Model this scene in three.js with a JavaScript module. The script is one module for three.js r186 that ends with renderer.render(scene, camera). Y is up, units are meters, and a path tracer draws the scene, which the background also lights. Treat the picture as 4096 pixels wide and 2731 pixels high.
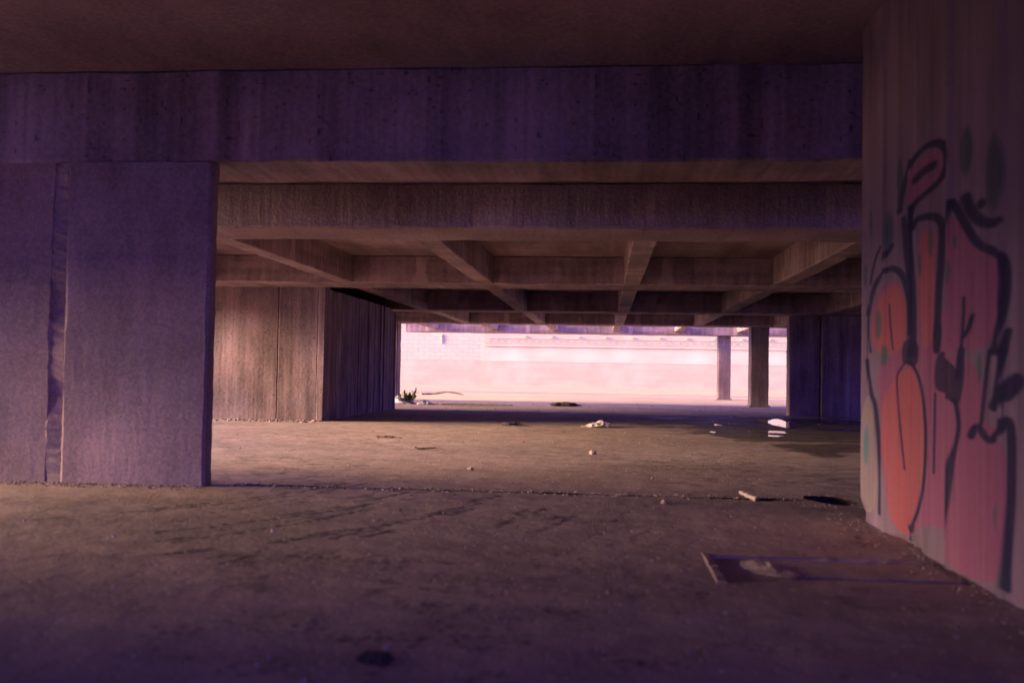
import * as THREE from 'three';
import { mergeGeometries } from 'three/addons/utils/BufferGeometryUtils.js';

// ---------------------------------------------------------------- camera, sky, sun, exposure
const scene = new THREE.Scene();
const camera = new THREE.PerspectiveCamera(37.844, 1024 / 682, 0.05, 900);
camera.position.set(0, 0.85, 0);
camera.rotation.order = 'YXZ';
camera.rotation.set(0.031195, 0.093792, 0.016934);
camera.focus = 15;
camera.userData.fStop = 1.7;

const SUN_ELEVATION = 13 * Math.PI / 180, SUN_AZIMUTH = 11 * Math.PI / 180;   // azimuth: from straight left towards the camera side
const toSun = new THREE.Vector3(-Math.cos(SUN_ELEVATION) * Math.cos(SUN_AZIMUTH), Math.sin(SUN_ELEVATION), Math.cos(SUN_ELEVATION) * Math.sin(SUN_AZIMUTH));
const sun = new THREE.DirectionalLight(new THREE.Color().setRGB(1.0, 0.68, 0.38), 5.0);
sun.position.copy(toSun).multiplyScalar(120);
sun.target.position.set(0, 0, -25);
sun.position.add(sun.target.position);
sun.castShadow = true;
sun.shadow.radius = 60;
sun.shadow.mapSize.set(4096, 4096);
Object.assign(sun.shadow.camera, { left: -80, right: 80, top: 80, bottom: -80, near: 1, far: 400 });
scene.add(sun, sun.target);

{ // a violet late-day sky, paler towards the horizon
  const W = 256, H = 128, data = new Float32Array(W * H * 4);
  const zen = [0.20, 0.145, 0.42], hor = [0.26, 0.185, 1.36];
  for (let j = 0; j < H; j++) {
    const el = ((j + 0.5) / H - 0.5) * Math.PI, t = Math.pow(1 - Math.max(0, Math.sin(el)), 2.2);
    for (let i = 0; i < W; i++) {
      const k = (j * W + i) * 4;
      for (let c = 0; c < 3; c++) data[k + c] = zen[c] + (hor[c] - zen[c]) * t;
      data[k + 3] = 1;
    }
  }
  const sky = new THREE.DataTexture(data, W, H, THREE.RGBAFormat, THREE.FloatType);
  sky.mapping = THREE.EquirectangularReflectionMapping;
  sky.magFilter = THREE.LinearFilter;
  sky.needsUpdate = true;
  scene.background = sky;
  scene.environment = sky;
}
const renderer = new THREE.WebGLRenderer();
renderer.toneMapping = THREE.LinearToneMapping;
renderer.toneMappingExposure = 4.2;
renderer.shadowMap.enabled = true;
renderer.shadowMap.type = THREE.PCFSoftShadowMap;

// ---------------------------------------------------------------- helpers
let seed = 77123;
const rnd = () => { seed = (seed + 0x6d2b79f5) | 0; let t = Math.imul(seed ^ (seed >>> 15), 1 | seed); t = (t + Math.imul(t ^ (t >>> 7), 61 | t)) ^ t; return ((t ^ (t >>> 14)) >>> 0) / 4294967296; };
const rr = (a, b) => a + (b - a) * rnd();
const clamp = (x, a, b) => Math.min(b, Math.max(a, x));
const smooth = (a, b, x) => { const t = clamp((x - a) / (b - a), 0, 1); return t * t * (3 - 2 * t); };
const hash = (x, y, s) => { let h = Math.imul(x, 374761393) ^ Math.imul(y, 668265263) ^ Math.imul(s, 2147483647 ^ 97531); h = Math.imul(h ^ (h >>> 13), 1274126177); h ^= h >>> 16; return (h >>> 0) / 4294967296; };
function vnoise(x, y, px, py, s) {              // value noise with period (px, py) in cells
  const ix = Math.floor(x), iy = Math.floor(y), fx = x - ix, fy = y - iy;
  const u = fx * fx * (3 - 2 * fx), v = fy * fy * (3 - 2 * fy), m = (a, p) => ((a % p) + p) % p;
  const x0 = m(ix, px), x1 = m(ix + 1, px), y0 = m(iy, py), y1 = m(iy + 1, py);
  const a = hash(x0, y0, s), b = hash(x1, y0, s), c = hash(x0, y1, s), d = hash(x1, y1, s);
  return a + (b - a) * u + (c - a) * v + (a - b - c + d) * u * v;
}
function fbm(u, v, fx, fy, oct, s, gain = 0.5) { // u, v in 0..1, tiling
  let sum = 0, amp = 1, tot = 0;
  for (let o = 0; o < oct; o++) { sum += amp * vnoise(u * fx, v * fy, fx, fy, s + o * 17); tot += amp; amp *= gain; fx *= 2; fy *= 2; }
  return sum / tot;
}
function tex(w, h, fill, srgb = true) {         // fill(u, v) -> [r, g, b] in 0..1 (display values when srgb) or a number
  const data = new Uint8Array(w * h * 4);
  for (let j = 0; j < h; j++) for (let i = 0; i < w; i++) {
    const c = fill((i + 0.5) / w, (j + 0.5) / h), k = (j * w + i) * 4;
    if (typeof c === 'number') data[k] = data[k + 1] = data[k + 2] = clamp(c, 0, 1) * 255;
    else { data[k] = clamp(c[0], 0, 1) * 255; data[k + 1] = clamp(c[1], 0, 1) * 255; data[k + 2] = clamp(c[2], 0, 1) * 255; }
    data[k + 3] = 255;
  }
  const t = new THREE.DataTexture(data, w, h, THREE.RGBAFormat, THREE.UnsignedByteType);
  t.wrapS = t.wrapT = THREE.RepeatWrapping;
  t.magFilter = THREE.LinearFilter; t.minFilter = THREE.LinearMipmapLinearFilter; t.generateMipmaps = true;
  if (srgb) t.colorSpace = THREE.SRGBColorSpace;
  t.needsUpdate = true;
  return t;
}
function sized(t, mx, my = mx, ox = 0, oy = 0) { const c = t.clone(); c.repeat.set(1 / mx, 1 / my); c.offset.set(ox, oy); c.needsUpdate = true; return c; }
const lin = (r, g, b) => new THREE.Color().setRGB(r, g, b);

const names = new Map();
const numbered = (n) => { const k = names.get(n) ?? 0; names.set(n, k + 1); return k ? n + '_' + String(k).padStart(3, '0') : n; };
function mesh(name, geo, mat, parent = scene) {
  const m = new THREE.Mesh(geo, mat);
  m.name = parent === scene ? numbered(name) : name;
  m.castShadow = m.receiveShadow = true;
  parent.add(m);
  return m;
}
function tag(o, label, category, group) { o.userData.label = label; o.userData.category = category; if (group) o.userData.group = group; return o; }
function thing(name, [x, y, z], label, category, group) {
  const g = new THREE.Group(); g.name = numbered(name); g.position.set(x, y, z); scene.add(g);
  return tag(g, label, category, group);
}
function structGroup(name) { const g = new THREE.Group(); g.name = numbered(name); g.userData.kind = 'structure'; scene.add(g); return g; }
function struct(name, geo, mat) { const m = mesh(name, geo, mat); m.userData.kind = 'structure'; return m; }

// box-projected uv in metres, from world-like coordinates (ox, oy, oz added)
function uvBox(g, ox = 0, oy = 0, oz = 0) {
  if (g.index) g = g.toNonIndexed();
  const p = g.attributes.position, uv = new Float32Array(p.count * 2);
  const a = new THREE.Vector3(), b = new THREE.Vector3(), c = new THREE.Vector3(), n = new THREE.Vector3();
  for (let i = 0; i < p.count; i += 3) {
    a.fromBufferAttribute(p, i); b.fromBufferAttribute(p, i + 1); c.fromBufferAttribute(p, i + 2);
    n.copy(b).sub(a).cross(c.clone().sub(a));
    const ax = Math.abs(n.x), ay = Math.abs(n.y), az = Math.abs(n.z);
    for (let k = 0; k < 3; k++) {
      const x = p.getX(i + k) + ox, y = p.getY(i + k) + oy, z = p.getZ(i + k) + oz;
      const [u, v] = ay >= ax && ay >= az ? [x, -z] : ax >= az ? [-z, y] : [x, y];
      uv[(i + k) * 2] = u; uv[(i + k) * 2 + 1] = v;
    }
  }
  g.setAttribute('uv', new THREE.BufferAttribute(uv, 2));
  return g;
}
// prism along one axis with chamfered, slightly uneven long edges. Section is given in (p, q); axis 'x' -> (p=z, q=y), 'z' -> (p=x, q=y), 'y' -> (p=x, q=z)
function prism(axis, t0, t1, p0, p1, q0, q1, { ch = 0.012, amp = 0.006, step = 0.12, s = 1 } = {}) {
  const sec = [[p0 + ch, q0], [p1 - ch, q0], [p1, q0 + ch], [p1, q1 - ch], [p1 - ch, q1], [p0 + ch, q1], [p0, q1 - ch], [p0, q0 + ch]];
  const n = Math.max(1, Math.min(160, Math.round((t1 - t0) / step))), pos = [];
  const at = (i, k) => {
    k %= 8; const t = t0 + (t1 - t0) * i / n, cell = Math.floor(t / step * 0.999);
    const f = (q) => (vnoise(t * 3.1 + 40, k * 7 + q, 997, 997, s) - 0.5) * 1.3 + (hash(cell, k * 3 + q, s) - 0.5) * 0.8;
    const p = sec[k][0] + f(0) * amp, q = sec[k][1] + f(1) * amp;
    return axis === 'x' ? [t, q, p] : axis === 'z' ? [p, q, t] : [p, t, q];
  };
  const tri = (a, b, c) => pos.push(...a, ...b, ...c);
  const flip = axis === 'z';
  for (let i = 0; i < n; i++) for (let k = 0; k < 8; k++) {
    const a = at(i, k), b = at(i, k + 1), c = at(i + 1, k + 1), d = at(i + 1, k);
    if (flip) { tri(a, c, b); tri(a, d, c); } else { tri(a, b, c); tri(a, c, d); }
  }
  for (const [i, rev] of [[0, false], [n, true]]) for (let k = 1; k < 7; k++) {
    const a = at(i, 0), b = at(i, k), c = at(i, k + 1);
    if (rev !== flip) tri(a, b, c); else tri(a, c, b);
  }
  const g = new THREE.BufferGeometry();
  g.setAttribute('position', new THREE.Float32BufferAttribute(pos, 3));
  g.computeVertexNormals();
  return uvBox(g);
}
const bar = (x0, x1, y0, y1, z0, z1) => uvBox(new THREE.BoxGeometry(x1 - x0, y1 - y0, z1 - z0).translate((x0 + x1) / 2, (y0 + y1) / 2, (z0 + z1) / 2));
// flat sheet from an outline in (x, z)
function sheet(pts, y, holes = []) {
  const sh = new THREE.Shape(pts.map(([x, z]) => new THREE.Vector2(x, -z)));
  for (const h of holes) sh.holes.push(new THREE.Path(h.map(([x, z]) => new THREE.Vector2(x, -z))));
  return new THREE.ShapeGeometry(sh).rotateX(-Math.PI / 2).translate(0, y, 0);   // uv = (x, -z) in metres
}
function ragged(pts, amp, step, s) {             // roughen the outline of a polygon
  const out = [];
  pts.forEach((a, i) => {
    const b = pts[(i + 1) % pts.length], L = Math.hypot(b[0] - a[0], b[1] - a[1]), n = Math.max(1, Math.round(L / step));
    for (let k = 0; k < n; k++) {
      const t = k / n, j = (q) => (vnoise((i * 31 + k) * 0.45, q * 9, 999, 999, s) - 0.5) * 2 * amp;
      out.push([a[0] + (b[0] - a[0]) * t + j(1), a[1] + (b[1] - a[1]) * t + j(2)]);
    }
  });
  return out;
}
// ---------------------------------------------------------------- materials
const CONCRETE = lin(0.37, 0.262, 0.285), FLOOR = lin(0.48, 0.345, 0.345);
const wallTone = tex(1024, 1024, (u, v) => {     // stained board-formed concrete: vertical runs, blotches, pits
  const run = fbm(u, v, 24, 2, 4, 11), fine = fbm(u, v, 90, 3, 3, 23), blot = fbm(u, v, 5, 5, 5, 31), grain = fbm(u, v, 160, 160, 2, 47);
  let k = 0.80 + (blot - 0.5) * 0.42 + (run - 0.5) * 0.34 + (fine - 0.5) * 0.20 + (grain - 0.5) * 0.16;
  const pit = fbm(u, v, 120, 120, 1, 57); if (pit > 0.86) k -= (pit - 0.86) * 2.2;
  const warm = (fbm(u, v, 4, 6, 3, 63) - 0.5) * 0.08;
  return [k + warm, k, k - warm];
});
const wallBump = tex(1024, 1024, (u, v) => 0.5 + (fbm(u, v, 40, 40, 4, 71) - 0.5) * 0.5 + (fbm(u, v, 22, 2, 2, 73) - 0.5) * 0.5 - (vnoise(u * 130, v * 130, 130, 130, 79) > 0.9 ? 0.3 : 0), false);
const beamTone = tex(1024, 1024, (u, v) => {     // runs along the beam plus drips
  const run = fbm(u, v, 3, 34, 4, 111), blot = fbm(u, v, 6, 5, 5, 131), grain = fbm(u, v, 150, 150, 2, 147), drip = fbm(u, v, 46, 3, 3, 151);
  let k = 0.82 + (blot - 0.5) * 0.45 + (run - 0.5) * 0.22 + (grain - 0.5) * 0.16 + (drip - 0.5) * 0.22;
  const lime = smooth(0.66, 0.78, fbm(u, v, 9, 4, 4, 163)) * 0.22;
  return [k + lime, k + lime, k + lime * 0.95];
});
const smoothTone = tex(1024, 1024, (u, v) => {   // trowelled, dusty concrete without strong runs
  const k = 0.84 + (fbm(u, v, 5, 4, 5, 181) - 0.5) * 0.34 + (fbm(u, v, 26, 5, 3, 183) - 0.5) * 0.10 + (fbm(u, v, 190, 190, 2, 187) - 0.5) * 0.22, w = (fbm(u, v, 4, 4, 3, 191) - 0.5) * 0.06;
  return [k + w, k, k - w];
});
const SMOOTH = (ox, oy, m = 2.7) => new THREE.MeshStandardMaterial({ color: CONCRETE, map: sized(smoothTone, m, m, ox, oy), bumpMap: sized(wallBump, 1.1, 1.1, oy, ox), bumpScale: 0.004, roughness: 0.94 });
const CONC = (ox, oy, m = 3.1) => new THREE.MeshStandardMaterial({ color: CONCRETE, map: sized(wallTone, m, m, ox, oy), bumpMap: sized(wallBump, 1.7, 1.7, oy, ox), bumpScale: 0.006, roughness: 0.92 });
const M = {   // one concrete for the whole structure; only stains, runs and grain differ
  pillar: SMOOTH(0.13, 0.4), pillarLeft: SMOOTH(0.63, 0.2), core: CONC(0.52, 0.07), dark: CONC(0.31, 0.62), column: CONC(0.77, 0.21), plain: CONC(0.2, 0.9), beamA: CONC(0.7, 0.3, 3.7), slabNear: SMOOTH(0.2, 0.6, 3.9),
  beam: new THREE.MeshStandardMaterial({ color: CONCRETE, map: sized(beamTone, 3.7, 3.7, 0.2, 0.1), bumpMap: sized(wallBump, 1.3), bumpScale: 0.007, roughness: 0.92 }),
  beamB: new THREE.MeshStandardMaterial({ color: CONCRETE, map: sized(beamTone, 4.3, 4.3, 0.6, 0.37), bumpMap: sized(wallBump, 1.3), bumpScale: 0.007, roughness: 0.92 }),
  beamRough: new THREE.MeshStandardMaterial({ color: CONCRETE, map: sized(smoothTone, 3.3, 3.3, 0.1, 0.8), bumpMap: sized(wallBump, 0.8), bumpScale: 0.008, roughness: 0.95 }),
  slab: new THREE.MeshStandardMaterial({ color: CONCRETE, map: sized(beamTone, 5.3, 5.3, 0.4, 0.7), bumpMap: sized(wallBump, 1.9), bumpScale: 0.005, roughness: 0.94 }),
};

// floor: worn concrete with dirt, scuffs and tyre arcs, 16 m x 16 m
const floorTone = (() => {
  const N = 2048, S = N / 16, cv = document.createElement('canvas'); cv.width = cv.height = N;
  const g = cv.getContext('2d'), im = g.createImageData(N, N), d = im.data;
  for (let j = 0; j < N; j++) for (let i = 0; i < N; i++) {
    const u = i / N, v = j / N;
    const big = fbm(u, v, 9, 12, 5, 201, 0.55), mid = fbm(u, v, 60, 90, 4, 211, 0.6), grain = hash(i, j, 5);
    let k = 0.80 + (big - 0.5) * 0.26 + (mid - 0.5) * 0.24 + (grain - 0.5) * 0.10;
    const dirt = smooth(0.60, 0.72, fbm(u, v, 110, 150, 4, 223, 0.62)) * smooth(0.38, 0.6, fbm(u, v, 9, 11, 3, 227));
    k -= dirt * 0.2;
    const cool = (fbm(u, v, 6, 6, 3, 231) - 0.5) * 0.07, q = (j * N + i) * 4;
    d[q] = clamp(k - cool * 0.6, 0, 1) * 255; d[q + 1] = clamp(k - cool * 0.2, 0, 1) * 255; d[q + 2] = clamp(k + cool, 0, 1) * 255; d[q + 3] = 255;
  }
  g.putImageData(im, 0, 0);
  const X = (x) => (x + 8) * S, Z = (z) => N + z * S;          // x -8..8, z 0..-16 (v grows with -z)
  g.lineCap = 'round';
  const scuff = (x0, z0, x1, z1, bend, w, dark) => {             // broken rubbed line
    const L = Math.hypot(x1 - x0, z1 - z0), n = Math.ceil(L / 0.035);
    for (let k = 0; k < n; k++) {
      const t = k / n; if (vnoise(t * L * 3.2, x0 * 13 + 50, 9999, 9999, 301) < 0.46) continue;
      const b = Math.sin(t * Math.PI) * bend, nx = -(z1 - z0) / L, nz = (x1 - x0) / L;
      g.fillStyle = 'rgba(52,40,58,' + (dark * rr(0.35, 1)).toFixed(3) + ')';
      g.beginPath(); g.ellipse(X(x0 + (x1 - x0) * t + nx * b + rr(-1, 1) * w * 0.5), Z(z0 + (z1 - z0) * t + nz * b + rr(-1, 1) * w * 0.5), w * S * rr(0.25, 0.6), w * S * rr(0.3, 0.9), rr(0, 3), 0, 7); g.fill();
    }
  };
  const arcs = [[-2.15, -4.7, -1.4, -6.5, 0.1], [-2.4, -4.9, -1.35, -7.0, 0.16], [-2.0, -4.35, -0.75, -6.9, 0.2], [-1.75, -4.3, -0.9, -6.2, 0.1], [-0.5, -5.2, -0.25, -6.0, 0.02], [-0.62, -5.3, -0.48, -6.3, 0.02], [0.05, -5.0, 0.0, -5.9, 0.02], [-3.2, -5.2, -1.9, -7.4, 0.2]];
  for (const [a, b, c, e, k] of arcs) for (let r = 0; r < 2; r++) scuff(a + r * rr(0.05, 0.12), b, c + r * rr(0.05, 0.12), e, k, 0.045, 0.8);
  for (let k = 0; k < 90; k++) { const x = rr(-7, 7), z = rr(-15.5, -1.5), L = rr(0.4, 1.8), a = rr(-0.7, 0.3); scuff(x, z, x + Math.sin(a) * L, z - Math.cos(a) * L, rr(-0.1, 0.1), rr(0.015, 0.035), 0.6); }
  for (const [z, x0, x1] of [[-4.45, -1.7, 0.4], [-8.0, -3, 1.4], [-12.2, -6, 6]]) scuff(x0, z, x1, z + 0.04, 0.03, 0.03, 0.5);
  // clumps of dark grit
  const clump = (x, z, r, n, dark) => { for (let k = 0; k < n; k++) { const a = rr(0, 7), q = r * Math.pow(rnd(), 0.7); g.fillStyle = 'rgba(46,36,56,' + (dark * rr(0.3, 1)).toFixed(3) + ')'; g.beginPath(); g.ellipse(X(x + Math.cos(a) * q), Z(z + Math.sin(a) * q * 0.8), rr(0.004, 0.018) * S, rr(0.004, 0.014) * S, rr(0, 3), 0, 7); g.fill(); } };
  for (const [x, z, r, n] of [[-1.55, -4.35, 0.22, 50], [-1.3, -4.42, 0.16, 40], [-0.95, -4.35, 0.2, 40], [-0.66, -3.6, 0.12, 34], [-0.45, -3.5, 0.2, 40], [-1.1, -3.25, 0.2, 44], [-0.75, -3.15, 0.14, 40], [-0.42, -3.2, 0.2, 44], [-0.15, -3.6, 0.1, 20], [-0.1, -4.5, 0.28, 50], [0.12, -3.0, 0.16, 30], [-1.4, -3.1, 0.15, 26], [0.5, -3.2, 0.14, 20], [0.35, -4.0, 0.16, 22], [-0.3, -2.75, 0.1, 24], [0.05, -2.65, 0.1, 24], [-1.0, -2.8, 0.12, 20]]) clump(x, z, r, n, 0.58);
  for (let k = 0; k < 150; k++) clump(rr(-8, 8), rr(-16, 0), rr(0.05, 0.3), 14, 0.42);
  for (let k = 0; k < 900; k++) { g.fillStyle = rnd() < 0.8 ? 'rgba(44,34,50,0.5)' : 'rgba(250,240,230,0.5)'; g.beginPath(); g.arc(X(rr(-8, 8)), Z(rr(-16, 0)), rr(0.004, 0.014) * S, 0, 7); g.fill(); }
  const t = new THREE.CanvasTexture(cv); t.colorSpace = THREE.SRGBColorSpace; t.wrapS = t.wrapT = THREE.RepeatWrapping; t.repeat.set(1 / 16, 1 / 16); t.offset.set(0.5, 0); t.needsUpdate = true;
  return t;
})();
const floorBump = tex(1024, 1024, (u, v) => 0.5 + (fbm(u, v, 14, 14, 6, 241, 0.6) - 0.5) * 0.9 - (vnoise(u * 110, v * 110, 110, 110, 251) > 0.88 ? 0.22 : 0), false);
M.floor = new THREE.MeshStandardMaterial({ color: FLOOR, map: floorTone, bumpMap: sized(floorBump, 2.3), bumpScale: 0.013, roughness: 0.88 });
M.dirt = new THREE.MeshStandardMaterial({ color: lin(0.075, 0.055, 0.06), bumpMap: sized(floorBump, 0.5), bumpScale: 0.008, roughness: 0.95 });
const paveTone = tex(1024, 1024, (u, v) => { const k = 0.93 + (fbm(u, v, 10, 10, 5, 261) - 0.5) * 0.12 + (fbm(u, v, 5, 40, 3, 267) - 0.5) * 0.05; return [k, k, k]; });
M.pave = new THREE.MeshStandardMaterial({ color: lin(0.56, 0.45, 0.24), map: sized(paveTone, 9), roughness: 0.9 });
M.bounce_apron = new THREE.MeshStandardMaterial({ color: lin(0.60, 0.47, 0.21), map: sized(paveTone, 7), roughness: 0.9 });  // pale warm tone, for bounced light outside and a daylit look in the bay
M.bounce_yard = new THREE.MeshStandardMaterial({ color: lin(0.33, 0.30, 0.33), map: sized(paveTone, 5), roughness: 0.92 });  // tone set for the sky light it bounces inside
// ---------------------------------------------------------------- the setting
const XL = -7.3, XR = 12, ZB = 4, ZE = -28.9, ZF = -36.7;
// expansion joint, pothole and drain recess are real openings in the floor sheet
const jointHole = [];
for (let x = -2.7; x <= 1.38; x += 0.06) jointHole.push([x, -7.085 - 0.022 * vnoise(x * 6, 1, 999, 999, 5) - 0.03 * smooth(0.55, 0.8, vnoise(x * 2.3, 4, 999, 999, 8))]);
for (let x = 1.38; x >= -2.7; x -= 0.06) jointHole.push([x, -7.062 + 0.022 * vnoise(x * 6, 8, 999, 999, 6) + 0.035 * smooth(0.6, 0.85, vnoise(x * 2.1, 9, 999, 999, 9))]);
const potHole = ragged([[1.40, -7.20], [1.45, -7.36], [1.56, -7.40], [1.68, -7.28], [1.75, -7.02], [1.66, -6.86], [1.52, -6.88], [1.45, -7.04]], 0.02, 0.05, 21);
const pit = [[0.515, -4.83], [1.555, -4.86], [1.555, -4.21], [0.515, -4.21]];
struct('garage_floor', sheet([[XL, ZB], [XR, ZB], [XR, -29.3], [XL, -29.3]], 0, [jointHole, potHole, ragged(pit, 0.006, 0.05, 3)]), M.floor);
struct('lit_tone_bay_floor', bar(XL, XR, -0.2, 0, ZF, -29.3), M.bounce_apron);  // open-bay floor; daylight put into its paler, warmer colour
{ // what shows in the openings
  const t = structGroup('floor_joint'); mesh('joint_bed', bar(-2.8, 1.39, -0.09, -0.035, -7.2, -6.99), M.dirt, t);
  const p = structGroup('pothole');
  const bowl = new THREE.SphereGeometry(0.36, 24, 10, 0, Math.PI * 2, Math.PI / 2, Math.PI / 2).scale(1, 0.5, 1), bp = bowl.attributes.position;
  for (let i = 0; i < bp.count; i++) { const k = 1 + (vnoise(bp.getX(i) * 22 + 50, bp.getZ(i) * 22 + 50, 999, 999, 4) - 0.5) * 0.3; bp.setY(i, bp.getY(i) * k - 0.002); }
  bowl.computeVertexNormals(); bowl.translate(1.56, 0, -7.1);
  mesh('bowl', bowl, M.dirt, p);
}
{
  const t = thing('drain_recess', [1.035, 0, -4.52], 'shallow rectangular recess with dark slot in floor beside graffiti wall', 'drain');
  const L = (g) => uvBox(g.translate(-1.035, 0, 4.52), 1.035, 0, -4.52);
  mesh('recess_bed', L(mergeGeometries([bar(0.46, 1.60, -0.12, -0.016, -4.92, -4.475), bar(0.46, 1.60, -0.12, -0.017, -4.405, -4.16), bar(0.46, 0.84, -0.12, -0.0165, -4.475, -4.405)])), M.floor, t);
  mesh('slot_bed', L(bar(0.84, 1.60, -0.20, -0.05, -4.475, -4.405)), M.dirt, t);
  mesh('rim', L(mergeGeometries([prism('z', -4.86, -4.18, 0.47, 0.513, -0.03, 0.006, { ch: 0.006, amp: 0.006, step: 0.05, s: 4 }), prism('x', 0.50, 1.58, -4.90, -4.842, -0.03, -0.001, { ch: 0.006, amp: 0.005, step: 0.05, s: 5 }), prism('x', 0.50, 1.58, -4.208, -4.15, -0.03, -0.001, { ch: 0.006, amp: 0.005, step: 0.05, s: 6 })])), M.floor, t);
}
// ground outside
struct('ground', sheet([[-260, 120], [260, 120], [260, -300], [-260, -300]], -0.012, [[[XL + 0.2, ZB - 0.2], [XR - 0.2, ZB - 0.2], [XR - 0.2, ZF + 0.2], [XL + 0.2, ZF + 0.2]]]), M.pave);
struct('bounce_yard', bar(-16, 40, -0.2, 0.002, ZB, 40), M.bounce_yard);  // added unseen ground behind the camera, reflects sky light onto the ceiling
struct('bounce_apron', bar(-30, XL, -0.2, 0, -44, -7), M.bounce_apron);  // unseen pale ground added to bounce light into the left openings
struct('floor_base', bar(XL, XR, -0.5, -0.22, ZF, ZB), M.dirt);
struct('pavement', bar(-90, 90, -0.01, 0.035, -59.8, -41.5), M.pave);

// ceiling: slabs and ribs
const BEAMS = [   // front z, back z, bottom, top
  ['A', -6.90, -7.65, 2.33, 3.0], ['B', -9.10, -9.96, 2.18, 2.6], ['C', -14.87, -15.80, 2.18, 2.6], ['D', -21.5, -22.15, 2.19, 2.62], ['E', -28.1, -28.9, 2.235, 2.66], ['F', -35.9, -36.7, 2.29, 2.74],
];
const ceil = structGroup('ceiling');
mesh('slab', bar(XL, XR, 3.0, 3.3, -7.65, ZB), M.slabNear, ceil);
mesh('slab', bar(XL, XR, 2.6, 2.9, -15.3, -7.65), M.slab, ceil);
mesh('slab', bar(XL, XR, 2.61, 2.9, -21.8, -15.3), M.slab, ceil);
mesh('slab', bar(XL, XR, 2.64, 2.93, -28.897, -21.8), M.slab, ceil);
const RIBX = [-6.17, -4.0, -1.83, 0.38, 2.57, 4.76, 6.95, 9.14, 11.3];
for (let b = 1; b < 5; b++) {
  const [, , back, bot0] = BEAMS[b], [, front, , bot1] = BEAMS[b + 1];
  RIBX.forEach((x, i) => {
    const y = b === 4 ? 2.41 : Math.max(bot0, bot1) + 0.008, top = b === 4 ? 2.68 : 2.66;
    const g = prism('z', front - 0.02, back + 0.02, x - 0.125, x + 0.125, y, top, { s: 60 + b * 11 + i, amp: 0.008, step: 0.2 });
    mesh('rib', g, i % 2 ? M.beam : M.beamB, ceil);
  });
}
const BLABEL = {
  A: 'deep dark concrete beam nearest the camera, over the left pillar wall',
  B: 'wide concrete beam across the opening, in front of the first ribbed ceiling bay',
  C: 'stained concrete beam resting on the pale wall left of centre',
  D: 'concrete beam from the far end of the dark side wall to the dark right wall',
  E: 'concrete beam carried by the dark square column',
  F: 'sunlit amber concrete beam farthest away, carried by the pale slim column',
};
for (const [k, f, b, y0, y1] of BEAMS) {
  const g = prism('x', XL, XR, b, f, y0, y1, { amp: k === 'A' || k === 'B' ? 0.012 : 0.008, ch: 0.015, step: 0.16, s: 7 + k.charCodeAt(0) });
  tag(mesh('concrete_beam', g, { A: M.beamA, B: M.beamRough, D: M.beamB }[k] ?? M.beam), BLABEL[k], 'beam');
}
// outer walls, mostly outside the frame; left panels and gaps are added to shape sunlight
const wl = structGroup('sun_baffles_left');
const fins = (z0, z1, solid, gap) => { for (let z = z0; z < z1 - 0.05; z += solid + gap) mesh('wall_panel', bar(XL - 0.3, XL, 0, 3.0, z, Math.min(z + solid, z1)), M.plain, wl); };
for (let z = -6.9, k = 0; z < -3.1; k++) { const s = 0.10 + k * 0.012; mesh('wall_panel', bar(XL - 0.3, XL, 0, 3.0, z, z + s), M.plain, wl); z += s + Math.max(0.2, 0.70 - k * 0.06); }  // added panels, gaps narrowing towards the camera to meter sunlight
mesh('shade_panel', bar(XL - 0.1, XL, 1.85, 2.62, -15.95, -14.3), M.plain, wl);  // unseen panel added to shade the top of the core wall
fins(-3.0, ZB, 0.62, 0.05);
fins(-28.4, -21.6, 0.12, 0.60);  // thin added fins, letting part of the sun into this bay
mesh('sun_cutoff', bar(XL - 0.28, XL - 0.02, 1.6, 3.0, -6.9, ZB), M.plain, wl);  // added solid strip, keeps sun off the upper walls
struct('wall_right', bar(XR, XR + 0.3, 0, 3.2, -15.3, ZB), M.plain);

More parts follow.
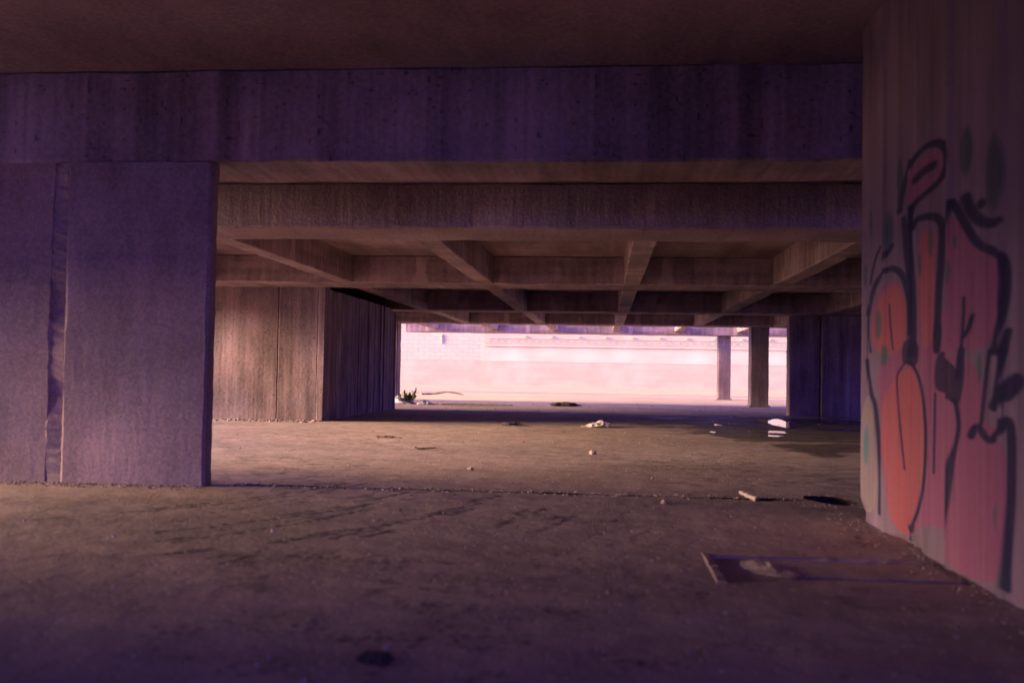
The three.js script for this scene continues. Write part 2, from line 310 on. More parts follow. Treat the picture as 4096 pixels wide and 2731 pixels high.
// ---------------------------------------------------------------- walls and columns
{
  const t = thing('concrete_wall', [-4.6, 0, -6.98], 'dim concrete pillar wall at the left with a rough vertical seam', 'wall');
  const L = (g) => g.translate(4.6, 0, 6.98);
  mesh('wall_panel', L(prism('y', 0, 2.33, -3.93, -2.845, -7.06, -6.90, { ch: 0.02, amp: 0.008, step: 0.06, s: 31 })), M.pillar, t);
  mesh('wall_panel', L(prism('y', 0, 2.33, -7.29, -4.03, -7.05, -6.915, { ch: 0.02, amp: 0.014, step: 0.06, s: 32 })), M.pillarLeft, t);
  mesh('seam', L(prism('y', 0, 2.33, -4.05, -3.92, -7.05, -6.925, { ch: 0.01, amp: 0.02, step: 0.03, s: 33 })), M.pillarLeft, t);
}
{
  const t = thing('concrete_core_wall', [-4.6, 0, -16], 'pale concrete wall left of centre with streaked dark board-marked side', 'wall');
  const L = (g) => uvBox(g.translate(4.6, 0, 16), -4.6, 0, -16);
  // front: three cast panels with fine joints, seen between the pillar wall and the corner
  for (const [a, b, dz] of [[-7.29, -5.392, 0], [-5.378, -4.72, 0.012], [-4.715, -4.602, 0.02]]) mesh('wall_panel', L(prism('y', 0, 2.598, a, b, -16.25, -16.0 + dz, { ch: 0.008, amp: 0.004, step: 0.1, s: 41 + dz * 999 })), M.core, t);
  // side: boards of the formwork, each a little proud of the next
  let z = -16.25, k = 0; const boards = [];
  while (z > -21.55) {
    const w = Math.min(rr(0.13, 0.24), z + 21.6 + 0.001), x = -4.60 + rr(-0.018, 0.012), top = z > -20.9 ? 2.185 : 2.185 - 0.16 * Math.pow((-20.9 - z) / 0.7, 2);
    const m = mesh('board_mark', L(prism('y', 0, top, -4.85, x, z - w + 0.006, z, { ch: 0.01, amp: 0.005, step: 0.25, s: 300 + k })), CONC(rnd(), rnd(), 2.3), t);
    z -= w; k++;
  }
  mesh('wall_body', L(bar(-7.29, -4.86, 0, 2.185, -21.55, -16.26)), M.core, t);
}
{
  const t = thing('dark_wall', [8, 0, -22.3], 'dark concrete wall at the right behind the puddle', 'wall');
  const L = (g) => g.translate(-8, 0, 22.3);
  mesh('wall_panel', L(prism('y', 0, 2.2, 4.0, 4.655, -22.55, -22.2, { ch: 0.02, amp: 0.006, step: 0.1, s: 51 })), M.dark, t);
  mesh('wall_panel', L(prism('y', 0, 2.2, 4.675, 12, -22.55, -22.17, { ch: 0.02, amp: 0.006, step: 0.1, s: 52 })), M.dark, t);
}
function column(label, x, z, w, h, mat = M.column, name = 'concrete_column') {
  const t = thing(name, [x, 0, z], label, 'column');
  mesh('shaft', prism('y', 0.0, h, -w / 2, w / 2, -w / 2, w / 2, { ch: 0.025, amp: 0.006, step: 0.1, s: 61 + x * 7 }), mat, t);
  mesh('plinth', prism('y', -0.01, 0.05, -w / 2 - 0.03, w / 2 + 0.03, -w / 2 - 0.03, w / 2 + 0.03, { ch: 0.02, amp: 0.012, step: 0.05, s: 67 + x }), mat, t);
  return t;
}
column('dark square concrete column beside the dark right wall', 4.29, -28.5, 0.50, 2.24);
column('slim amber concrete column standing in daylight', 4.24, -36.3, 0.44, 2.295);
column('narrow sunlit column edge right beside the dark side wall', -6.22, -28.5, 0.5, 2.24);
const GRAFFITI_STROKES = [
  { width: 0.034, path: [[1.708,1.748],[1.7,1.816],[1.679,1.908],[1.639,1.977],[1.579,2.003],[1.516,1.978],[1.479,1.916],[1.476,1.843],[1.502,1.789],[1.563,1.768],[1.63,1.753],[1.654,1.696],[1.657,1.563],[1.645,1.441],[1.636,1.283],[1.631,1.089],[1.635,0.974]] },
  { width: 0.046, path: [[1.623,1.865],[1.597,1.883],[1.543,1.881]] },
  { width: 0.036, path: [[1.638,1.625],[1.63,1.656],[1.592,1.657],[1.535,1.635],[1.501,1.589],[1.498,1.531],[1.504,1.391],[1.513,1.252],[1.519,1.11],[1.522,0.99]] },
  { width: 0.032, path: [[1.481,1.524],[1.469,1.629],[1.457,1.668],[1.432,1.603],[1.397,1.505],[1.358,1.417],[1.317,1.384],[1.283,1.35],[1.266,1.302],[1.264,1.235],[1.269,1.159],[1.287,1.073],[1.302,0.966]] },
  { width: 0.042, path: [[1.406,1.649],[1.392,1.588],[1.359,1.526],[1.327,1.495],[1.293,1.487]] },
  { width: 0.038, path: [[1.352,1.593],[1.349,1.588]] },
  { width: 0.034, path: [[1.906,1.235],[1.88,1.363],[1.83,1.437],[1.764,1.466],[1.702,1.421],[1.668,1.331],[1.648,1.208],[1.647,1.091]] },
  { width: 0.017, path: [[1.891,1.411],[1.866,1.537],[1.826,1.601]] },
  { width: 0.032, path: [[1.806,1.524],[1.755,1.58]] },
  { width: 0.017, path: [[1.901,1.261],[1.911,1.127],[1.888,1.008]] },
  { width: 0.010, path: [[1.77,1.259],[1.757,1.106],[1.743,1.007]] },
  { width: 0.014, path: [[1.41,1.212],[1.412,1.093],[1.419,0.982]] },
  { width: 0.020, path: [[1.38,1.127],[1.391,1.07],[1.412,1.04]] },
  { width: 0.027, path: [[1.259,1.045],[1.273,0.958]] },
  { width: 0.030, path: [[1.687,1.696],[1.677,1.532],[1.656,1.367]] },
  { width: 0.030, path: [[1.914,0.957],[1.888,0.76],[1.852,0.711],[1.833,0.533],[1.815,0.319],[1.819,0.091]] },
  { width: 0.011, path: [[1.665,0.946],[1.708,0.901],[1.725,0.864],[1.717,0.77],[1.707,0.65],[1.691,0.524],[1.676,0.381]] },
  { width: 0.016, path: [[1.655,0.946],[1.61,0.891],[1.584,0.779],[1.57,0.609],[1.57,0.439],[1.586,0.28],[1.616,0.155],[1.679,0.017]] },
  { width: 0.019, path: [[1.445,0.764],[1.421,0.674],[1.444,0.545],[1.458,0.432],[1.465,0.272],[1.475,0.124]] },
  { width: 0.030, path: [[1.418,0.982],[1.431,0.866]] },
  { width: 0.016, path: [[1.318,0.974],[1.335,0.831],[1.347,0.67]] },
  { width: 0.030, path: [[1.384,0.612],[1.372,0.651],[1.353,0.658],[1.335,0.614],[1.312,0.605],[1.284,0.652],[1.262,0.711],[1.249,0.665],[1.249,0.498],[1.254,0.328],[1.262,0.122],[1.264,0.046]] },
  { width: 0.026, path: [[1.273,0.971],[1.289,0.867],[1.303,0.74]] },
  { width: 0.042, path: [[1.303,0.747],[1.273,0.812],[1.236,0.871],[1.226,0.841],[1.265,0.789]] },
  { width: 0.011, path: [[1.527,0.783],[1.53,0.575],[1.533,0.408]] },
];
const GRAFFITI_FILLS = [
  { tone: 0, path: [[1.9,1.17],[1.849,1.338],[1.764,1.399],[1.719,1.378],[1.668,1.276],[1.655,1.132],[1.62,1.05],[1.614,1.614],[1.521,1.577],[1.507,1.464],[1.506,1.179],[1.474,1.172],[1.469,1.629],[1.409,1.517],[1.358,1.404],[1.283,1.325],[1.273,1.25],[1.283,1.133],[1.316,0.955],[1.868,0.988]] },
  { tone: 0, path: [[1.877,1.017],[1.336,0.976],[1.353,0.669],[1.262,0.663],[1.262,0.088],[1.34,0.016],[1.471,-0.0],[1.472,0.189],[1.598,0.129],[1.689,0.012],[1.781,0.079],[1.794,0.521]] },
  { tone: 1, path: [[1.718,0.864],[1.655,0.928],[1.601,0.839],[1.579,0.65],[1.582,0.307],[1.679,0.017],[1.759,0.051],[1.788,0.328],[1.801,0.765]] },
  { tone: 0, path: [[1.671,1.903],[1.601,1.973],[1.522,1.951],[1.489,1.88],[1.515,1.805],[1.593,1.785],[1.662,1.731]] },
  { tone: 2, path: [[1.962,0.594],[1.9,0.811],[1.851,0.51],[1.836,0.083],[1.958,0.04]] },
  { tone: 1, path: [[1.889,1.151],[1.829,1.307],[1.736,1.383],[1.668,1.268],[1.659,1.117],[1.708,0.979],[1.857,0.988]] },
  { tone: 1, path: [[1.618,1.601],[1.528,1.559],[1.534,1.329],[1.543,0.998],[1.597,1.002]] },
];
const GRAFFITI_DARK = [
  { tone: 0, path: [[1.527,0.974],[1.474,0.986],[1.445,0.898],[1.418,0.889],[1.411,0.981],[1.404,0.889],[1.421,0.751],[1.441,0.729],[1.474,0.79],[1.535,0.799]] },
  { tone: 0, path: [[1.533,1.185],[1.493,1.106],[1.506,0.98],[1.546,0.983]] },
  { tone: 0, path: [[1.694,1.059],[1.602,1.048],[1.61,0.909],[1.655,0.937],[1.693,0.92]] },
];
const GRAFFITI_GREENS = [
  { tone: 0, at: [1.303,1.689], r: [0.032,0.16] },
  { tone: 0, at: [1.404,1.854], r: [0.023,0.106] },
  { tone: 0, at: [1.711,1.912], r: [0.017,0.13] },
  { tone: 0, at: [1.774,1.664], r: [0.031,0.11] },
  { tone: 0, at: [1.894,1.773], r: [0.015,0.082] },
  { tone: 1, at: [1.552,1.511], r: [0.014,0.07] },
  { tone: 1, at: [1.468,1.344], r: [0.012,0.069] },
  { tone: 1, at: [1.444,1.473], r: [0.007,0.035] },
  { tone: 1, at: [1.838,1.161], r: [0.021,0.087] },
  { tone: 1, at: [1.602,1.426], r: [0.01,0.061] },
  { tone: 0, at: [1.929,1.468], r: [0.013,0.073] },
  { tone: 2, at: [1.917,0.454], r: [0.02,0.114] },
  { tone: 1, at: [1.289,0.513], r: [0.007,0.042] },
  { tone: 1, at: [1.295,0.309], r: [0.011,0.055] },
  { tone: 1, at: [1.354,0.903], r: [0.009,0.066] },
  { tone: 1, at: [1.797,0.981], r: [0.022,0.059] },
];
{
  const t = thing('graffiti_wall', [1.76, 0, -3.8], 'near concrete wall at right painted with pink figures outlined in dark blue', 'wall');
  const W = 2048, Hh = 1160, U0 = 1.0, U1 = 6.26, YT = 3.0;
  const cv = document.createElement('canvas'); cv.width = W; cv.height = Hh;
  const g = cv.getContext('2d'), sx = W / (U1 - U0), sy = Hh / YT;
  const im = g.createImageData(W, Hh), d = im.data;
  const base = [0.66, 0.57, 0.62];
  for (let j = 0; j < Hh; j++) for (let i = 0; i < W; i++) {
    const u = i / W, v = j / Hh, q = (j * W + i) * 4;
    let k = 0.9 + (fbm(u, v, 60, 3, 4, 401) - 0.5) * 0.26 + (fbm(u, v, 8, 5, 5, 407) - 0.5) * 0.3 + (hash(i, j, 3) - 0.5) * 0.08;
    for (let c = 0; c < 3; c++) d[q + c] = clamp(base[c] * k, 0, 1) * 255; d[q + 3] = 255;
  }
  g.putImageData(im, 0, 0);
  g.setTransform(sx * 3.2, 0, 0, -sy, W + U0 * sx, Hh);   // drawn in (s, y): u = 3.2 s grows towards the far end, which is the left of the canvas
  g.setTransform(-sx * 3.2, 0, 0, -sy, W + U0 * sx, Hh);
  const curve = (p, close) => {
    g.beginPath();
    if (close) { const n = p.length, mid = (a, b) => [(a[0] + b[0]) / 2, (a[1] + b[1]) / 2]; let m = mid(p[n - 1], p[0]); g.moveTo(...m); for (let i = 0; i < n; i++) { m = mid(p[i], p[(i + 1) % n]); g.quadraticCurveTo(...p[i], ...m); } g.closePath(); return; }
    g.moveTo(...p[0]);
    for (let i = 1; i < p.length - 1; i++) g.quadraticCurveTo(...p[i], (p[i][0] + p[i + 1][0]) / 2, (p[i][1] + p[i + 1][1]) / 2);
    g.lineTo(...p[p.length - 1]);
  };
  const FILL = ['rgba(192,92,128,0.6)', 'rgba(222,112,84,0.52)', 'rgba(186,176,156,0.6)'], GREEN = ['rgba(44,88,84,0.62)', 'rgba(70,112,92,0.62)', 'rgba(96,150,150,0.75)'];
  for (const f of GRAFFITI_FILLS) { g.fillStyle = FILL[f.tone]; curve(f.path, true); g.fill(); }
  g.lineJoin = 'round'; g.lineCap = 'round';
  for (const e of GRAFFITI_GREENS) for (let k = 3; k > 0; k--) { g.fillStyle = GREEN[e.tone].replace(/[\d.]+\)$/, (m) => (parseFloat(m) * 0.5).toFixed(2) + ')'); g.beginPath(); g.ellipse(e.at[0], e.at[1], e.r[0] * (0.6 + k * 0.16), e.r[1] * (0.6 + k * 0.16), 0, 0, 7); g.fill(); }
  g.fillStyle = 'rgba(26,22,50,0.72)';
  for (const f of GRAFFITI_DARK) { curve(f.path, true); g.fill(); }
  for (const s of GRAFFITI_STROKES) for (const [k, a] of [[1.3, 0.25], [1.05, 0.5], [0.8, 0.72]]) { g.strokeStyle = 'rgba(20,18,58,' + a + ')'; g.lineWidth = s.width * k * 0.86; curve(s.path); g.stroke(); }
  for (const s of GRAFFITI_STROKES) for (let k = 0; k < 2; k++) {   // runs of paint below the strokes
    const p = s.path[Math.floor(rnd() * s.path.length)]; g.fillStyle = 'rgba(20,18,58,' + rr(0.15, 0.4).toFixed(2) + ')'; g.fillRect(p[0], p[1] - rr(0.05, 0.28), 0.0025, rr(0.05, 0.28));
  }
  // fine vertical wear through the paint
  g.setTransform(1, 0, 0, 1, 0, 0);
  for (let k = 0; k < 900; k++) { g.fillStyle = rnd() < 0.5 ? 'rgba(190,160,150,' + rr(0.05, 0.22).toFixed(2) + ')' : 'rgba(40,28,50,' + rr(0.03, 0.12).toFixed(2) + ')'; g.fillRect(rr(0, W), rr(-200, Hh), rr(1, 7), rr(60, 700)); }
  for (let k = 0; k < 9000; k++) { g.fillStyle = rnd() < 0.55 ? 'rgba(30,22,40,' + rr(0.1, 0.5).toFixed(2) + ')' : 'rgba(205,190,195,' + rr(0.08, 0.4).toFixed(2) + ')'; const q = rr(0.5, 2.4); g.fillRect(rr(0, W), rr(0, Hh), q * rr(0.6, 1.6), q); }
  const ct = new THREE.CanvasTexture(cv); ct.colorSpace = THREE.SRGBColorSpace; ct.needsUpdate = true;
  const paint = new THREE.MeshStandardMaterial({ map: ct, color: lin(0.60, 0.58, 0.60), bumpMap: sized(wallBump, 0.5, 0.9), bumpScale: 0.003, roughness: 0.8 });
  // face with board joints: columns of quads in z with small steps
  const zs = []; for (let z = -6.26; z < -1.0; z += 0.02) zs.push(z); zs.push(-1.0);
  const pos = [], uv = [], idx = [], NY = 24;
  const off = (z) => { const u = -z; let o = 0.004 * (vnoise(u * 3, 1, 99, 99, 9) - 0.5); for (const [c, w, h] of [[4.68, 0.035, 0.022], [5.28, 0.02, 0.016], [5.74, 0.03, 0.02], [6.1, 0.02, -0.012], [4.1, 0.03, 0.018]]) o += h * Math.max(0, 1 - Math.abs(u - c) / w); return o; };
  zs.forEach((z, i) => { for (let j = 0; j <= NY; j++) {
    const y = YT * j / NY, chip = j === 0 ? 0.05 * smooth(0.55, 0.8, vnoise(z * 4 + 60, 2, 999, 999, 12)) : 0;
    pos.push(-0.2 - off(z) + chip + 0.004 * (vnoise(z * 9 + 90, y * 9, 999, 999, 14) - 0.5), y, z + 3.8); uv.push((U1 + z) / (U1 - U0), y / YT);
    if (i && j) { const a = (i - 1) * (NY + 1) + j - 1, b = a + NY + 1; idx.push(a, b, b + 1, a, b + 1, a + 1); }
  } });
  const face = new THREE.BufferGeometry(); face.setAttribute('position', new THREE.Float32BufferAttribute(pos, 3)); face.setAttribute('uv', new THREE.Float32BufferAttribute(uv, 2)); face.setIndex(idx); face.computeVertexNormals();
  mesh('painted_face', face, paint, t);
  mesh('wall_body', uvBox(new THREE.BoxGeometry(0.36, 2.996, 5.22).translate(0.02, 1.498, 0.17)), M.dark, t);
}
// ---------------------------------------------------------------- far side of the court
{
  const facade = new THREE.MeshStandardMaterial({ color: lin(0.56, 0.52, 0.35), map: sized(paveTone, 7, 7, 0.3, 0.2), roughness: 0.85 });
  const band = new THREE.MeshStandardMaterial({ color: lin(0.68, 0.63, 0.42), map: sized(paveTone, 11, 11, 0.1, 0.6), roughness: 0.8 });
  const shade = new THREE.MeshStandardMaterial({ color: lin(0.56, 0.52, 0.35), roughness: 0.85 });  // trim in the facade colour, without its map
  const t = thing('pale_building', [10, 0, -60], 'long low pale pink building across the court with white band and cornice', 'building');
  const L = (g) => uvBox(g.translate(-10, 0, 60), 10, 0, -60);
  mesh('lower_wall', L(bar(-7.3, 60, 0, 1.52, -60.4, -60.0)), facade, t);
  mesh('parapet_band', L(bar(-7.3, 60, 1.52, 2.44, -60.4, -59.985)), band, t);
  mesh('plinth', L(bar(-30, 60, 0, 0.05, -60.0, -59.9)), shade, t);
  mesh('cornice', L(bar(-7.34, 60, 2.44, 2.50, -60.4, -59.88)), shade, t);
  mesh('cornice', L(bar(-7.34, 60, 2.50, 2.60, -60.4, -59.94)), band, t);
  mesh('cornice', L(bar(-7.34, 60, 2.60, 2.64, -60.4, -59.9)), facade, t);
  mesh('upper_wall', L(bar(-7.3, 60, 2.64, 6.5, -60.4, -60.0)), facade, t);
  mesh('roof', L(bar(-7.3, 60, 6.5, 6.7, -72, -59.8)), facade, t);
  mesh('string_course', L(bar(-7.1, 60, 2.90, 2.93, -60.0, -59.95)), shade, t);
  const bk = bar(-0.07, 0.07, 3.0, 3.07, -0.16, 0).translate(-10, 0, 0.0), dn = bar(-0.09, 0.09, 2.745, 2.775, -0.04, 0).translate(-10, 0, 0);
  for (let k = 0; k < 14; k++) { const m = mesh('bracket', bk, shade, t); m.position.x = -4.84 + k * 1.61; m.position.z = 0.16; }
  for (let k = 0; k < 60; k++) { const m = mesh('dentil', dn, shade, t); m.position.x = -7.0 + k * 0.42; m.position.z = 0.04; }
  const t2 = thing('annex_building', [-19, 0, -60], 'plain pale masonry block at the left end of the far building', 'building');
  const L2 = (g) => uvBox(g.translate(19, 0, 60), -19, 0, -60);
  mesh('wall', L2(bar(-32, -7.31, 0, 6.5, -60.6, -60.04)), facade, t2);
  const blockM = [0.97, 1.0, 1.02].map((k) => new THREE.MeshStandardMaterial({ color: lin(0.56 * k, 0.51 * k, 0.35 * k), roughness: 0.85 }));
  for (let r = 0; r < 8; r++) for (let k = 0; k < 9; k++) {   // coursed blocks on the stretch in view
    const x0 = -13.4 + k * 0.68 + (r % 2) * 0.34, x1 = Math.min(x0 + 0.667, -7.315), y0 = 1.55 + r * 0.24;
    mesh('block', L2(bar(x0, x1, y0, y0 + 0.228, -60.04, -60.025 - 0.004 * rnd())), blockM[Math.floor(rnd() * 3)], t2);
  }
  mesh('downpipe', L2(prism('y', 2.55, 3.12, -9.98, -9.9, -60.02, -59.94, { ch: 0.02, amp: 0.01, step: 0.1, s: 3 })), shade, t2);
}
// unseen block added behind and left, to shade the ground behind the camera
struct('shade_block', bar(-40, -16, 0, 12, 7, 60), M.plain);
// ---------------------------------------------------------------- water and wet floor
{
  const wetA = tex(512, 512, (u, v) => {
    const r = Math.hypot((u - 0.5) * 2, (v - 0.5) * 2), n = fbm(u, v, 6, 9, 5, 501, 0.6) - 0.5;
    return smooth(0.30, 0.46, 0.98 - r * 0.74 + n * 0.95) * (0.72 + 0.28 * smooth(0.4, 0.6, fbm(u, v, 26, 30, 3, 511)));
  }, false);
  const wet = new THREE.MeshStandardMaterial({ color: lin(0.07, 0.05, 0.06), roughness: 0.6, alphaMap: wetA, transparent: true, bumpMap: sized(floorBump, 0.4), bumpScale: 0.004 });
  const g = new THREE.PlaneGeometry(6.6, 11.5).rotateX(-Math.PI / 2).translate(3.5, 0.004, -16.6);
  const m = struct('wet_floor', g, wet); m.castShadow = false;
  const water = new THREE.MeshPhysicalMaterial({ color: lin(0.03, 0.025, 0.03), roughness: 0.03, ior: 1.33 });
  const pool = (x, z, rx, rz, s) => {
    const pts = []; for (let k = 0; k < 40; k++) { const a = k / 40 * Math.PI * 2, q = 0.5 + 0.62 * vnoise(k * 0.4, s, 16, 999, s) + 0.4 * vnoise(k * 0.9, s + 3, 36, 999, s); pts.push([x + Math.cos(a) * rx * q, z + Math.sin(a) * rz * q]); }
    const w = struct('puddle', sheet(pts, 0.008), water); w.castShadow = false;
  };
  pool(3.17, -18.7, 0.30, 1.75, 3); pool(2.50, -15.6, 0.26, 0.34, 5); pool(2.34, -14.62, 0.20, 0.24, 7); pool(4.42, -19.9, 0.22, 0.75, 9); pool(4.82, -20.6, 0.26, 0.5, 11); pool(4.72, -18.9, 0.16, 0.4, 13); pool(1.62, -15.2, 0.05, 0.16, 15); pool(1.95, -17.4, 0.06, 0.3, 17); pool(4.0, -16.6, 0.5, 0.28, 19);
}
// ---------------------------------------------------------------- litter
const MAT = (r, g, b, rough = 0.9, more = {}) => new THREE.MeshStandardMaterial({ color: lin(r, g, b), roughness: rough, side: THREE.DoubleSide, ...more });
const BARK = MAT(0.11, 0.065, 0.045), PALE = MAT(0.46, 0.37, 0.32), PLASTIC = MAT(0.62, 0.54, 0.48, 0.6), CHARRED = MAT(0.035, 0.028, 0.034), STONE = MAT(0.42, 0.34, 0.31), LEAF = MAT(0.075, 0.085, 0.03);
function twig(pts, r0, r1, s) {                   // tapered, knotty rod
  const c = new THREE.CatmullRomCurve3(pts.map((p) => new THREE.Vector3(...p))), N = 26, R = 7, g = new THREE.TubeGeometry(c, N, 1, R), p = g.attributes.position;
  for (let i = 0; i <= N; i++) {
    const o = c.getPointAt(i / N), r = (r0 + (r1 - r0) * i / N) * (0.75 + 0.6 * vnoise(i * 0.6, 3, 999, 999, s));
    for (let j = 0; j <= R; j++) { const k = i * (R + 1) + j; p.setXYZ(k, o.x + (p.getX(k) - o.x) * r, o.y + (p.getY(k) - o.y) * r, o.z + (p.getZ(k) - o.z) * r); }
  }
  g.computeVertexNormals();
  return g;
}
function crumple(w, h, d, s, detail = 6, sharp = 0.45) {   // crushed sheet or lump sitting on the floor
  const g = new THREE.IcosahedronGeometry(0.5, detail), p = g.attributes.position, v = new THREE.Vector3();
  for (let i = 0; i < p.count; i++) {
    v.fromBufferAttribute(p, i).normalize();
    const n = (f, q) => vnoise(v.x * f + 50, v.y * f + v.z * f * 1.7 + 50 + q, 9999, 9999, s + q) - 0.5;
    const k = 0.5 * (1 + sharp * (1 - Math.abs(n(3, 1)) * 4) * 0.5 + sharp * n(7, 2) + sharp * 0.6 * n(15, 3));
    v.multiplyScalar(k);
    p.setXYZ(i, v.x * w, Math.max(0.002, (v.y + 0.30) * h), v.z * d);
  }
  g.computeVertexNormals();
  return g;
}
function crushed(w, d, h, s, peak = 0.5, out = 0.5) {      // crushed film or cloth: folds rising to an off-centre peak, ragged outline
  const N = 22, g = new THREE.PlaneGeometry(1, 1, N, N).rotateX(-Math.PI / 2), p = g.attributes.position;
  for (let i = 0; i < p.count; i++) {
    let x = p.getX(i) * 2, z = p.getZ(i) * 2;
    const a = Math.atan2(z, x), m = Math.max(Math.abs(x), Math.abs(z)), rim = 0.75 + out * (vnoise(Math.cos(a) * 2.5 + 20, Math.sin(a) * 2.5 + 20, 999, 999, s) - 0.5);
    x = Math.cos(a) * m * rim; z = Math.sin(a) * m * rim;
    const px = x - peak * 0.6, env = Math.pow(Math.max(0, 1 - Math.hypot(px * 1.1, z)), 0.9);
    const rid = (f, q) => 1 - Math.abs(vnoise(x * f + z * f * 0.6 + 30, z * f - x * f * 0.4 + 30 + q, 999, 999, s + q) - 0.5) * 4;
    const y = h * (env * (0.55 + 0.3 * rid(2.2, 3) + 0.18 * rid(5, 5)) + (m < 0.97 ? 0.05 * (1 + rid(4, 9)) : 0));
    p.setXYZ(i, x * w / 2 + 0.03 * w * (vnoise(x * 6 + 9, z * 6 + 9, 99, 99, s + 2) - 0.5), Math.max(0.003, y), z * d / 2);
  }
  const q = g.toNonIndexed(); q.computeVertexNormals();
  return q;
}
const put = (name, geo, mat, [x, y, z], label, category, turn = 0, group) => { const m = mesh(name, geo, mat); m.position.set(x, y, z); m.rotation.y = turn; return tag(m, label, category, group); };

put('plastic_bag', crushed(0.62, 0.6, 0.13, 5, 0.45), PLASTIC, [-0.12, 0, -16.1], 'crumpled pale plastic bag lying alone in the middle of the floor', 'bag');
put('twig', twig([[-0.16, 0.012, 0], [-0.05, 0.016, 0.02], [0.06, 0.013, 0.0], [0.16, 0.009, 0.03]], 0.013, 0.007, 3), BARK, [-2.70, 0, -12.4], 'straight brown twig on the floor right of the pale wall corner', 'twig');
put('twig', twig([[-0.14, 0.022, 0.02], [-0.11, 0.010, 0.03], [0.0, 0.014, 0.0], [0.1, 0.02, -0.02], [0.15, 0.012, 0]], 0.011, 0.006, 8), BARK, [-1.90, 0, -10.7], 'bent dark twig, nearest of the twigs on the sunlit floor', 'twig');
put('dead_branch', mergeGeometries([twig([[-0.2, 0.02, 0], [-0.08, 0.03, 0.1], [0.06, 0.02, 0], [0.24, 0.012, 0.08]], 0.022, 0.008, 12), twig([[-0.02, 0.02, 0.05], [0.03, 0.05, -0.1], [0.09, 0.02, -0.2]], 0.01, 0.005, 14)]), CHARRED, [-1.43, 0, -15.9], 'short dark knotty branch on the floor left of the pale bag', 'branch');
put('dead_branch', twig([[-0.75, 0.03, 0.1], [-0.3, 0.05, 0.0], [0.1, 0.11, 0], [0.45, 0.09, 0.06], [0.75, 0.03, 0.1]], 0.03, 0.018, 21), BARK, [-5.75, 0, -35.2], 'long curved branch lying in daylight at far left of the opening', 'branch');
put('dark_debris', crumple(0.62, 0.12, 0.5, 31), CHARRED, [-1.02, 0, -25.9], 'small dark heap of debris at the edge of the daylight', 'debris');
put('dark_debris', crumple(0.09, 0.022, 0.11, 33), CHARRED, [-0.66, 0, -2.9], 'flat dark clod on the floor, closest to the camera', 'debris', 0.5);
put('paper_strip', crushed(0.55, 0.5, 0.06, 37, 0), PLASTIC, [-4.25, 0, -25.3], 'thin white strip of paper beside the green weeds', 'paper');
put('wood_splinter', twig([[-0.05, 0.035, -0.12], [-0.01, 0.022, -0.02], [0.035, 0.012, 0.10]], 0.012, 0.016, 41), PALE, [1.01, 0, -7.05], 'pale splinter of wood sticking out of the floor joint', 'wood');
put('stone_chip', crumple(0.035, 0.028, 0.04, 43, 3), PALE, [0.40, 0, -6.68], 'tiny pale chip in front of the floor joint, left of the splinter', 'stone');
put('stone_chip', crumple(0.05, 0.03, 0.05, 47, 3), PALE, [-1.15, 0, -8.6], 'tiny pale chip on the floor behind the joint, right of the pillar wall', 'stone');
put('stone_chip', crumple(0.07, 0.05, 0.08, 48, 3), PALE, [-0.12, 0, -10.6], 'pale chip on the floor straight in front of the pale bag', 'stone');
put('cloth_rag', crushed(0.26, 0.5, 0.03, 51, 0, 0.35), MAT(0.42, 0.32, 0.29), [0.74, -0.016, -4.60], 'pale crumpled rag lying at the left end of the recess', 'rag', 0.32);
{ // weeds and plastic sheet by the dark side wall
  put('plastic_sheet', mergeGeometries([crushed(0.9, 0.9, 0.26, 61, -0.3), crushed(0.6, 0.6, 0.14, 63, 0).translate(0.55, 0.004, 0.1)]), MAT(0.60, 0.60, 0.66, 0.45), [-5.15, 0, -25.2], 'crumpled whitish plastic sheet under the weeds at the dark wall end', 'plastic sheet');
  const t = thing('weed', [-5.05, 0, -25.0], 'small olive weed leaning over the plastic sheet by the wall end', 'plant');
  const stems = [], leaves = [];
  for (let k = 0; k < 9; k++) {
    const a = rr(-0.5, 0.5), L = rr(0.3, 0.62), top = [0.12 - L * 0.75 + k * 0.075, 0.08 + L * 0.36 * rr(0.3, 1), Math.sin(a) * 0.3];
    stems.push(twig([[0.22, 0, 0], [0.12 + (top[0] - 0.12) * 0.45, top[1] * 0.65, top[2] * 0.4], top], 0.011, 0.004, 70 + k));
    for (let q = 0; q < 16; q++) {
      const f = rr(0.3, 1.05), w = rr(0.03, 0.055), l = rr(0.08, 0.16);
      const leaf = new THREE.PlaneGeometry(w, l, 1, 2).translate(0, l / 2, 0), lp = leaf.attributes.position; lp.setX(4, 0); lp.setX(5, 0); lp.setX(0, lp.getX(0) * 0.6); lp.setX(1, lp.getX(1) * 0.6);
      leaf.rotateX(rr(-1.6, 1.6)).rotateY(rr(0, 6.3)).translate(0.2 + (top[0] - 0.2) * f, 0.02 + top[1] * f, top[2] * f);
      leaves.push(leaf);
    }
  }
  mesh('stem', mergeGeometries(stems), BARK, t); const f = mesh('foliage', mergeGeometries(leaves), LEAF, t); f.userData.kind = 'stuff';
  const moss = [];
  for (let k = 0; k < 420; k++) { const a = rr(0, 6.3), q = Math.sqrt(rnd()); moss.push(new THREE.IcosahedronGeometry(rr(0.015, 0.05), 0).scale(1.6, 0.22, 1.6).translate(-3.45 + Math.cos(a) * q * 1.1, 0.004, -25.6 + Math.sin(a) * q * 0.9)); }
  tag(mesh('moss', mergeGeometries(moss), MAT(0.15, 0.14, 0.045)), 'yellow green moss on the floor right of the weeds', 'moss').userData.kind = 'stuff';
}
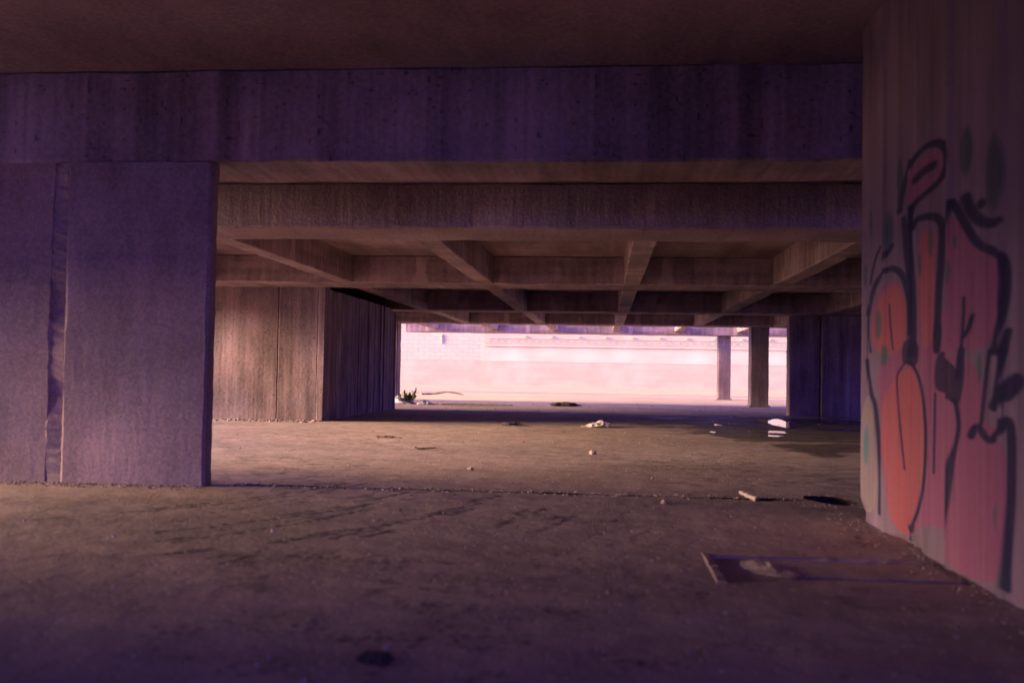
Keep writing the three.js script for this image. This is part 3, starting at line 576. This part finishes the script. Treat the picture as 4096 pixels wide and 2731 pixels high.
// grit and crumbs: too many to count
{
  const geo = new THREE.DodecahedronGeometry(1, 0).scale(1, 0.62, 0.85), list = [];
  const drop = (x, z, r) => list.push([x, z, r]);
  for (let k = 0; k < 1500; k++) drop(rr(-5.5, 1.5), -2.2 - Math.pow(rnd(), 1.4) * 15, rr(0.0015, 0.006) * (rnd() < 0.06 ? 2.2 : 1));
  for (let k = 0; k < 420; k++) { const z = rr(-6.5, -3.2); drop(1.55 - Math.pow(rnd(), 2.5) * 0.2 - 0.005, z, rr(0.0015, 0.006)); }
  for (let k = 0; k < 520; k++) drop(rr(-4.4, -2.82), -6.88 + Math.pow(rnd(), 2) * 0.22, rr(0.002, 0.009));
  for (let k = 0; k < 90; k++) { const a = rr(0, 6.3), q = 0.2 + rr(0, 0.22); drop(1.55 + Math.cos(a) * q, -7.1 + Math.sin(a) * q, rr(0.002, 0.007)); }
  for (let k = 0; k < 260; k++) drop(rr(-2.7, 1.4), -7.07 + rr(-0.12, 0.12), rr(0.003, 0.01));
  for (let k = 0; k < 240; k++) drop(rr(-6.2, -4.62), -15.95 + Math.pow(rnd(), 2) * 0.5, rr(0.006, 0.022));
  for (let k = 0; k < 200; k++) drop(rr(-4, 4), rr(-29, -17), rr(0.006, 0.02));
  const im = new THREE.InstancedMesh(geo, MAT(0.30, 0.235, 0.215), list.length), q = new THREE.Quaternion(), e = new THREE.Euler(), mt = new THREE.Matrix4(), sc = new THREE.Vector3(), ps = new THREE.Vector3(), col = new THREE.Color();
  list.forEach(([x, z, r], i) => { e.set(rr(-0.4, 0.4), rr(0, 6.3), rr(-0.4, 0.4)); q.setFromEuler(e); sc.set(r * rr(0.8, 1.8), r, r * rr(0.8, 1.4)); ps.set(x, r * 0.4, z); im.setMatrixAt(i, mt.compose(ps, q, sc)); const k = rr(0.25, 1.5); im.setColorAt(i, col.setRGB(k, k, k)); });
  im.name = 'gravel'; im.castShadow = im.receiveShadow = true; scene.add(im);
  tag(im, 'scattered grit and concrete crumbs on the garage floor', 'gravel').userData.kind = 'stuff';
}
renderer.render(scene, camera);
